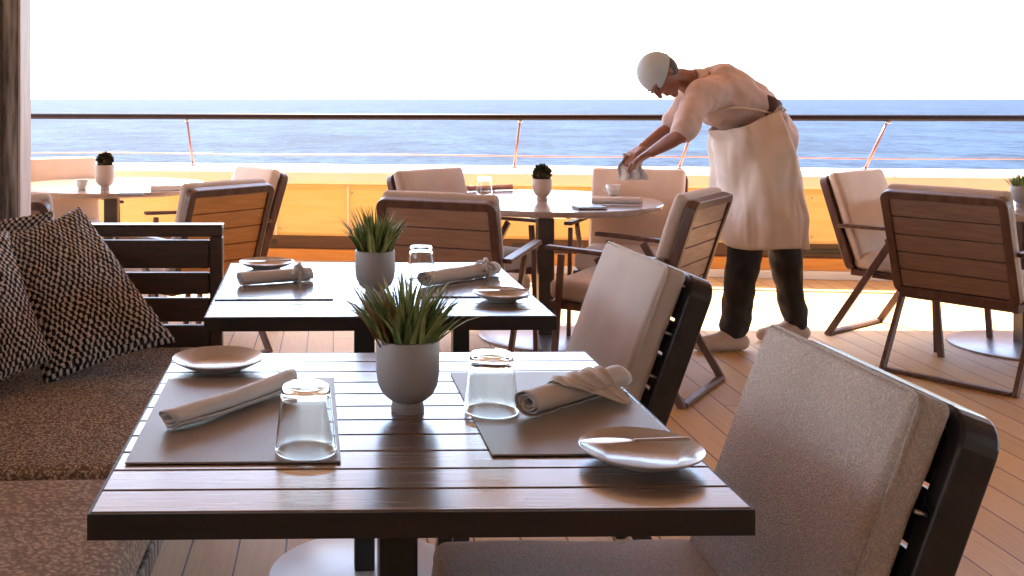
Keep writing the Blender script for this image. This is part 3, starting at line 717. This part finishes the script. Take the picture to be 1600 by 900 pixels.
def napkin(a, b, r, label, flare=(1,1), turns=3.2, flat=.86, seed=1, m='napkin', bend=0, band=False, tail=False, knot=False):
    a = Vector(a); b = Vector(b); d = (b-a); L_ = d.length; d.normalize(); rz = math.atan2(d.y, d.x)
    t = thing('rolled_napkin', label, 'napkin', (a.x, a.y, a.z), rz, 'rolled linen napkins')
    N = 30; K = 72; vs = []; fs = []; r_in = r*.25
    for i in range(N+1):
        u = i/N; fl = flare[0]+(flare[1]-flare[0])*u
        for k in range(K+1):
            th = turns*2*math.pi*k/K; rr = (r_in+(r-r_in)*(k/K))*fl
            rr *= 1+.10*noise.noise(Vector((u*5, th*.9, seed)))+.05*noise.noise(Vector((u*17, th*1.7, seed+4)))
            cz = r*fl*flat
            end = .006*noise.noise(Vector((k*.09, seed*3, 0 if u < .5 else 9)))*(1 if i in (0, N) else 0)
            sag = .004*math.sin(u*math.pi)
            vs.append(Vector((u*L_+end*(1+k/K*2)+.004*math.sin(k*.18)*(abs(u-.5)*2)**6, rr*math.sin(th+2.6)-bend*math.sin(u*math.pi), max(.0012, cz+rr*flat*math.cos(th+2.6)+0*sag))))
    for i in range(N):
        for k in range(K): o = i*(K+1)+k; fs.append((o, o+1, o+K+2, o+K+1))
    mb = MB(); mb.add(vs, fs); mb.build('cloth_roll', M[m], t, smooth=True, solid=.0012)
    if band:   # folded corner of the cloth drawn over the roll, its tip lying on the mat
        NU, NV = 26, 40; vs = []; fs = []
        for j in range(NV+1):
            v = j/NV
            ang = -140+ v*290     # degrees round the roll, 0 = top, + = front (towards -y)
            wd = .150*(1-.2*v) if v < .62 else .150*(1-.2*.62)*(1-(v-.62)/.38*.93)
            cxn = L_*.50+.020*v+ (.05*(v-.62)/.38 if v > .62 else 0)
            for i in range(NU+1):
                u = i/NU-.5
                rad_ = r*1.06+.003+.003*math.sin(u*20+v*6)+.002*math.sin(u*43)
                an = R(ang if ang < 92 else 92)
                y = -rad_*math.sin(an); z = r*flat+rad_*flat*math.cos(an)
                if ang > 92:
                    e = (ang-92)/58; y = -rad_-.045*e; z = r*flat*(1-e)**1.3+.005+.004*math.sin(u*14)*(1-e)
                sk = .28*(y)      # the flap runs askew across the roll
                vs.append(Vector((cxn+u*wd+sk+.006*math.sin(v*9), y, max(.003, z))))
        for j in range(NV):
            for i in range(NU): o = j*(NU+1)+i; fs.append((o, o+1, o+NU+2, o+NU+1))
        mb = MB(); mb.add(vs, fs); mb.build('folded_corner', M[m], t, smooth=True, solid=.0022, sub=1)
    if knot:
        mb = MB()
        ringp = [Vector((L_*.80, (r+.004)*math.sin(q/20*6.283), r*flat+(r*flat+.004)*math.cos(q/20*6.283))) for q in range(21)]
        mb.tube(ringp, [.0045+.001*math.sin(q) for q in range(21)], 8, False)
        c_ = Vector((L_*.80, -r*.5, r*1.75))
        mb.tube([c_+Vector((-.016,0,.0)), c_+Vector((-.006,-.006,.007)), c_+Vector((.004,.004,.009)), c_+Vector((.012,0,.0))], [.003,.007,.008,.003], 8)
        mb.tube([c_, c_+Vector((.014,-.014,-.004)), c_+Vector((.02,-.022,-.02))], [.006,.006,.0085], 8)
        mb.tube([c_, c_+Vector((-.014,-.012,-.002)), c_+Vector((-.026,-.020,-.018))], [.005,.005,.007], 8)
        mb.build('tied_strip', M['napkin'], t, smooth=True)
    return t
def onz(px, py, z=.7545): v = G(px, py, z); return v
napkin(onz(262,672), onz(452,606), .0255, 'rolled grey napkin lying aslant on the left placemat of the nearest table', flare=(.95,1.0), seed=2, flat=.74, bend=.010, turns=2.3)
napkin(onz(824,652), onz(970,607), .0265, 'grey napkin roll with folded corner over it, right placemat of the nearest table', seed=5, band=True, flat=.9)
napkin(onz(376,446), onz(486,438), .024, 'grey napkin roll tied with a strip on the left placemat of the second table', seed=7, knot=True)
napkin(onz(664,448), onz(775,430), .026, 'grey napkin roll tied with a strip on the right side of the second table', seed=9, knot=True)

def tumbler(loc, label, h=.102, rt=.038, rb=.048):
    """upside-down tumbler: wide rim on the table, narrow thick bottom up"""
    pr = [(rb-.0022,0),(rb,.0008),(rt,h-.006),(rt-.004,h),(0,h),]
    inn = [(0,h-.012),(rt-.006,h-.013),(rt-.0035,h-.018),(rb-.0026,.0006)]
    mb = MB(); prof = [(rb-.0013,0.0002),(rb-.0004,.0004),(rb,.002)]+[(rb+(rt-rb)*(k/8), .002+(h-.010)*(k/8)) for k in range(1, 9)]+[(rt-.0012,h-.003),(rt-.005,h),(0.0001,h)]
    prof2 = [(0.0001,h-.0075),(rt-.006,h-.008),(rt-.0022,h-.013)]+[(rt-.0017+(rb-rt)*(k/8), (h-.013)*(1-k/8)+.001) for k in range(1, 9)]
    full = prof+prof2
    n = 56; vs = []; fs = []
    for r_, z_ in full:
        for k in range(n): a = 2*math.pi*k/n; vs.append(Vector((r_*math.cos(a), r_*math.sin(a), z_)))
    m_ = len(full); np_ = len(prof)
    for i in range(m_):
        if i == np_-1: continue
        j = (i+1) % m_
        for k in range(n): k2 = (k+1) % n; fs.append((i*n+k, i*n+k2, j*n+k2, j*n+k))
    mb.add(vs, fs)
    mb.f.append(tuple((np_-1)*n+k for k in range(n))); mb.f.append(tuple(np_*n+k for k in range(n-1, -1, -1)))
    return tag(mb.build('glass_tumbler', M['glass'], loc=loc, smooth=True, auto=60), label, 'glass', 'upturned glass tumblers')
def tb(px, py, z=.7545): return G(px, py, z)
tumbler(tb(478,703), 'upturned glass tumbler at the near corner of the left placemat, front table')
tumbler(tb(768,641), 'upturned glass tumbler at the left edge of the right placemat, front table')
tumbler(tb(658,441,.7515), 'upturned glass tumbler right of the pale grey pot on the second table', h=.11, rt=.034, rb=.043)

# things on the round tables
napkin(G(732,299,.752), G(800,296,.752), .02, 'salmon rolled napkin at the back left of the middle round table', m='napwarm', seed=11)
napkin(G(925,319,.752), G(1003,320,.752), .024, 'pale rolled napkin at the right side of the middle round table', seed=12)
napkin(G(236,300,.752), G(296,299,.752), .024, 'pale rolled napkin at the right of the far left round table', seed=13)
napkin(G(1440,306,.752), G(1512,309,.752), .018, 'salmon rolled napkin on the round table at the right edge', seed=14, m='napwarm')
def folio(c, w, d, h, rz, label):
    t = thing('menu_folder', label, 'menu', c, rz, 'menu folders on the round tables')
    mb = MB(); mb.box((0,0,.0015), (w,d,.003)); mb.box((0,0,h-.0015), (w,d,.003)); mb.box((-w/2+.002,0,h/2), (.003,d,h-.0062)); mb.build('cover', M['panel'], t, bevel=.001)
    MB().box((.002,0,h/2), (w-.008,d-.008,h-.0066)).build('pages', M['white'], t)
    return t
folio(G(921,326,.751), .15, .10, .012, R(8), 'dark menu folder in front of the pale napkin on the middle round table')
folio(G(680+72,297,.751)+Vector((.02,.12,0)), .16, .11, .012, R(-6), 'dark menu folder beside the salmon napkin on the middle round table')
folio(G(205,304,.751), .14, .10, .012, R(4), 'dark menu folder near the front edge of the far left round table')
tumbler(G(757,303,.751), 'upturned glass tumbler on the middle round table beside the salmon napkin', h=.10)
def cup(loc, label):
    t = thing('coffee_cup', label, 'cup', loc, R(160), 'white cups on the round tables')
    MB().lathe([(0,0),(.022,0),(.024,.004),(.036,.03),(.041,.06),(.0395,.0605),(.034,.032),(.02,.008),(0,.007)], (0,0,0), 40).build('bowl', M['white'], t, smooth=True)
    MB().tube([Vector((.036+.020*math.sin(k/8*math.pi), 0, .045-.03*k/8)) for k in range(9)], .0032, 8).build('handle', M['white'], t, smooth=True)
    return t
cup(G(958,305,.751), 'white cup at the back right of the middle round table')
cup(G(128,296,.751), 'white cup left of the taupe pot on the far left round table')

# ================================================================== PERSON
def capsule(mb, a, b, ra, rb, n=14, flat=1.0):
    a = Vector(a); b = Vector(b); d = b-a; L_ = d.length
    if L_ < 1e-6: return
    d.normalize(); ref = Vector((0,1,0)) if abs(d.y) < .9 else Vector((1,0,0))
    u = d.cross(ref).normalized(); v = d.cross(u); rings = []
    K = 5
    for i in range(K+1):
        t = -math.pi/2+math.pi/2*i/K; rings.append((a+d*ra*math.sin(t), max(.0004, ra*math.cos(t))))
    for i in range(K+1):
        t = math.pi/2*i/K; rings.append((b+d*rb*math.sin(t), max(.0004, rb*math.cos(t))))
    mb.loft([[c+(u*math.cos(2*math.pi*k/n)+v*flat*math.sin(2*math.pi*k/n))*r for k in range(n)] for c, r in rings])
def ellip(mb, c, ax, n=20, m=12):
    """ax: three vectors (semi axes)"""
    c = Vector(c); rings = []
    for i in range(m+1):
        t = -math.pi/2+math.pi*i/m; z = math.sin(t); q = max(.004, math.cos(t))
        rings.append([c+ax[2]*z+(ax[0]*math.cos(2*math.pi*k/n)+ax[1]*math.sin(2*math.pi*k/n))*q for k in range(n)])
    mb.loft(rings)
def chain(mb, pts, rs, flat=1.0):
    for i in range(len(pts)-1): capsule(mb, pts[i], pts[i+1], rs[i], rs[i+1], flat=flat)
def remesh(o, vox, sm=6):
    md = o.modifiers.new('remesh', 'REMESH'); md.mode = 'VOXEL'; md.voxel_size = vox; md.use_smooth_shade = True
    if sm: s_ = o.modifiers.new('smooth', 'SMOOTH'); s_.factor = .5; s_.iterations = sm
    return o
ROOT = Vector((2.16, 5.36, 0))
per = thing('person', 'person bending far forward in a cream apron and black trousers in front of the railing', 'person', ROOT)
q = lambda px, py, d: P(px, py, d)-ROOT
hipN, hipF = q(1184,245,5.29), q(1206,240,5.50)
kneN, knN2 = q(1163,395,5.28), None
ankN = q(1147,512,5.30)
kneF, ankF = q(1226,395,5.50), q(1243,500,5.52)
pelvis = (hipN+hipF)/2+Vector((0,0,.05)); waist = q(1176,178,5.36); chest = q(1128,150,5.31); neck0 = q(1092,134,5.28); neck1 = q(1066,124,5.26)
shN, shF = q(1092,150,5.12), q(1086,140,5.46)
elN, elF = q(1062,212,4.98), q(1046,200,5.50)
wrN, wrF = q(1018,238,5.08), q(1004,230,5.40)
HC_ = q(1030,117,5.22)                                  # head centre
U = Vector((-.93,-.05,.30)).normalized()                # towards the crown
FW = Vector((-.34,-.30,-.89)); FW = (FW-U*FW.dot(U)).normalized()   # where the face looks
SD = U.cross(FW)
b = MB()
chain(b, [pelvis, waist, chest, neck0], [.155,.135,.155,.085]); chain(b, [neck0, neck1, HC_-U*.06], [.075,.058,.055])
chain(b, [shF, chest, shN], [.058,.12,.058])
for h_, k_, a_ in ((hipN,kneN,ankN),(hipF,kneF,ankF)):
    chain(b, [pelvis, h_, k_], [.14,.10,.062]); chain(b, [k_, k_*.6+a_*.4+Vector((.012,0,0)), a_], [.062,.056,.038])
    toe = a_+Vector((-.17,-.02,0)); toe.z = .03; heel = a_+Vector((.03,0,0)); heel.z = .035
    chain(b, [a_, heel], [.038,.034]); chain(b, [heel, toe], [.034,.028])
# arms
def hand(b, wr, el, closed=.5, thumb=1):
    d = (wr-el).normalized(); side = d.cross(Vector((0,0,1))).normalized(); nrm = side.cross(d)   # nrm: back of the hand
    palm0 = wr+d*.02; palm1 = wr+d*.085
    for s_ in (-.026,-.009,.009,.026): capsule(b, palm0+side*s_*.8, palm1+side*s_, .014, .012)
    for k, (s_, L_) in enumerate(((-.030,.068),(-.010,.078),(.010,.073),(.029,.058))):
        p = palm1+side*s_; dd = d.copy(); r_ = .0095
        for j, fr in enumerate((.45,.32,.23)):
            dd = (dd-nrm*closed*(.45+.25*j)).normalized(); p2_ = p+dd*L_*fr; capsule(b, p, p2_, r_, r_*.9, 10); p = p2_; r_ *= .9
    p = wr+d*.035+side*.03*thumb*-1; dd = (d*.7-side*.7*thumb-nrm*.25).normalized()
    p2_ = p+dd*.035; capsule(b, p, p2_, .013, .0105, 10); dd = (dd-nrm*.3+d*.3).normalized(); capsule(b, p2_, p2_+dd*.03, .0105, .009, 10)
for s_, e_, w_, th in ((shN,elN,wrN,1),(shF,elF,wrF,-1)):
    chain(b, [s_, e_], [.050,.038]); chain(b, [e_, e_*.65+w_*.35, w_], [.038,.038,.025]); hand(b, w_, e_, .45, th)
# head
ellip(b, HC_, [SD*.076, FW*.098, U*.105]); ellip(b, HC_+FW*.035-U*.055, [SD*.056, FW*.056, U*.060])
capsule(b, HC_+FW*.092+U*.012, HC_+FW*.112-U*.028, .009, .013, 10)          # nose
ellip(b, HC_+FW*.082-U*.064, [SD*.026, FW*.016, U*.010]); ellip(b, HC_+FW*.072-U*.098, [SD*.024, FW*.02, U*.018])
for s_ in (-1,1):
    ellip(b, HC_+SD*.077*s_-U*.008-FW*.004, [SD*.010, FW*.018, U*.030]); ellip(b, HC_+SD*.030*s_+FW*.082+U*.024, [SD*.022, FW*.012, U*.007])
remesh(b.build('body', M['skin'], per, smooth=True), .0058, 3)
for s_ in (-1,1):
    e = MB(); ellip(e, HC_+SD*.030*s_+FW*.091+U*.006, [SD*.013, FW*.007, U*.007], 14, 8); e.build('eye', M['eye'], per, smooth=True)
# hair showing under the cap at the nape and temples
hb = MB(); ellip(hb, HC_-FW*.022-U*.004, [SD*.083, FW*.088, U*.088], 28, 16)
hr = hb.build('hair', M['hair'], per, smooth=True)
# cap
c = MB(); ellip(c, HC_+U*.022-FW*.010, [SD*.086, FW*.102, U*.100], 28, 16)
c.v = [v+ (FW*0) for v in c.v]
cap_ = MB()
rings = []
for i in range(11):
    t = i/10*math.pi/2; zz = math.cos(t)*.0; 
    rr = math.sin(t); uu = math.cos(t)
    rings.append([HC_+U*(.020+.098*uu)-FW*.012+(SD*.087*math.cos(2*math.pi*k/36)+FW*.106*math.sin(2*math.pi*k/36))*max(rr,.01)*(1+.02*math.sin(5*2*math.pi*k/36)*uu) for k in range(36)])
base_ring = rings[-1]
rings.append([p_-U*.028 for p_ in base_ring]); 
cap_.loft(rings); cap_.build('cap', M['cap'], per, smooth=True, auto=60)
# shirt (torso and sleeves)
s = MB()
chain(s, [pelvis+Vector((0,0,.03)), waist, chest, neck0+(neck1-neck0)*.15], [.170,.150,.168,.078])
chain(s, [shF, chest+Vector((.02,0,.01)), shN], [.074,.145,.074])
chain(s, [shN, shN.lerp(elN,.85)], [.072,.064]); chain(s, [shF, shF.lerp(elF,.85)], [.072,.064])
so = remesh(s.build('shirt', M['shirt'], per, smooth=True), .009, 8)
tx = bpy.data.textures.new('folds', 'CLOUDS'); tx.noise_scale = .10; tx.noise_depth = 1
md = so.modifiers.new('folds', 'DISPLACE'); md.texture = tx; md.strength = .032; md.mid_level = .5; md.texture_coords = 'LOCAL'
ring = [neck0.lerp(neck1,.35)+v for v in (Vector(),)]
cb = MB(); axn = (neck1-neck0).normalized(); u_ = axn.cross(Vector((0,1,0))).normalized(); v_ = axn.cross(u_); rings = []
for k, (o_, r_) in enumerate(((-.02,.088),(.0,.082),(.022,.074),(.030,.070))):
    rings.append([neck0.lerp(neck1,.25)+axn*o_+(u_*math.cos(i/32*6.283)+v_*math.sin(i/32*6.283))*r_ for i in range(32)])
cb.loft(rings, cap=False); cb.build('collar', M['shirt'], per, smooth=True, solid=.006)
# trousers
s = MB()
chain(s, [pelvis, hipN, kneN, ankN+Vector((0,0,.0))], [.145,.108,.088,.072]); chain(s, [pelvis, hipF, kneF, ankF], [.145,.108,.086,.066])
to = remesh(s.build('trousers', M['trouser'], per, smooth=True), .010, 6)
md = to.modifiers.new('folds', 'DISPLACE'); md.texture = tx; md.strength = .03; md.mid_level = .5; md.texture_coords = 'LOCAL'
# shoes
for a_ in (ankN, ankF):
    s = MB(); toe = a_+Vector((-.185,-.02,0)); toe.z = .036; mid = a_+Vector((-.07,-.01,0)); mid.z = .05; heel = a_+Vector((.035,0,0)); heel.z = .045
    chain(s, [heel, mid, toe], [.044,.047,.036]); chain(s, [a_+Vector((0,0,-.02)), mid], [.05,.045])
    for i, v in enumerate(s.v): v.z = max(v.z, .004)
    sh = remesh(s.build('shoe', M['shoe'], per, smooth=True), .007, 4)
# apron: a long wrapped skirt with folds, from the waist to below the knee
rings = []; NR, NK = 40, 120
sec = [  # px_left, px_right, py, depth centre, half depth
 (1104,1214,186,5.35,.205),(1112,1222,205,5.35,.255),(1113,1236,235,5.35,.295),(1112,1242,270,5.35,.305),(1112,1246,305,5.35,.31),(1115,1250,340,5.35,.31),(1119,1254,378,5.35,.30)]
def interp(t):
    f = t*(len(sec)-1); i = min(int(f), len(sec)-2); u = f-i; return [sec[i][k]*(1-u)+sec[i+1][k]*u for k in range(5)]
for i in range(NR+1):
    t = i/NR; l_, r_, y_, d_, hd = interp(t); a = q(l_, y_, d_); c2_ = q(r_, y_, d_); cc = (a+c2_)/2; rx = (c2_.x-a.x)/2
    tilt = .42*(1-t)**2.2
    ring = []
    for k in range(NK):
        an = 2*math.pi*k/NK
        fold = (.010*t+.003)*(math.sin(an*5+2.5*math.sin(t*3)+2.8*t)+.5*math.sin(an*11-5*t+.8))*(.4+.9*abs(noise.noise(Vector((an*.8,t*2,4))))*2) + .05*noise.noise(Vector((math.cos(an)*1.8+t, math.sin(an)*1.8, t*2.6))) + .014*abs(noise.noise(Vector((math.cos(an)*4+2*t, math.sin(an)*4, t*5))))
        ca, sa = math.cos(an), math.sin(an); x = (rx-.045+fold*.6)*math.copysign(abs(ca)**.72, ca); y = (hd+fold)*math.copysign(abs(sa)**.72, sa)
        ring.append(cc+Vector((x, y, -x*tilt*-1.0+.010*math.sin(an*3)*t)))
    rings.append(ring)
mb = MB(); mb.loft(rings, cap=False); mb.build('apron', M['apron'], per, smooth=True, solid=.003)
# dark waistband at the back
rings = []
for i in range(5):
    l_, r_, y_, d_, hd = (1160,1216,150+12*i,5.36,.16); a = q(l_,y_,d_); c2_ = q(r_,y_,d_); cc = (a+c2_)/2; rx = (c2_.x-a.x)/2
    rings.append([cc+Vector((rx*math.cos(2*math.pi*k/40), hd*math.sin(2*math.pi*k/40), .4*rx*math.cos(2*math.pi*k/40)*-1)) for k in range(40)])
mb = MB(); mb.loft(rings); remesh(mb.build('waistband', M['belt'], per, smooth=True), .012, 8)
# apron strings tied behind the back
kb = q(1208,178,5.20)
mb = MB()
mb.tube([q(1120,172,5.14), q(1150,168,5.145), q(1185,172,5.155), kb], [.006]*4, 8)
for dx, dz in ((.05,.03),(.055,-.01)):
    mb.tube([kb, kb+Vector((dx*.6,-.02,dz+.012)), kb+Vector((dx,-.03,dz-.01)), kb+Vector((dx*.5,-.025,dz-.03)), kb], [.005,.007,.008,.006,.004], 8)
mb.tube([kb, kb+Vector((.02,-.02,-.08)), kb+Vector((.012,-.03,-.17)), kb+Vector((.03,-.03,-.24))], [.004,.006,.006,.007], 8)
mb.build('apron_strings', M['apron'], per, smooth=True)
# cloth in the hand
NU = 14; vs = []; fs = []
for i in range(NU+1):
    for j in range(NU+1):
        u = i/NU-.5; v = j/NU
        vs.append(Vector((u*.10*(1+.5*v)+.01*math.sin(v*9), .02*math.sin(u*16+v*3)*(.4+v), -v*.14)))
for i in range(NU):
    for j in range(NU): o = i*(NU+1)+j; fs.append((o,o+1,o+NU+2,o+NU+1))
mb = MB(); mb.add(vs, fs)
hd_ = wrF+ROOT+(wrF-elF).normalized()*.09
tag(mb.build('cleaning_cloth', M['napkin'], loc=hd_+Vector((0,0,.01)), smooth=True, solid=.002), 'small grey cloth hanging from the hand of the bending person', 'cloth')
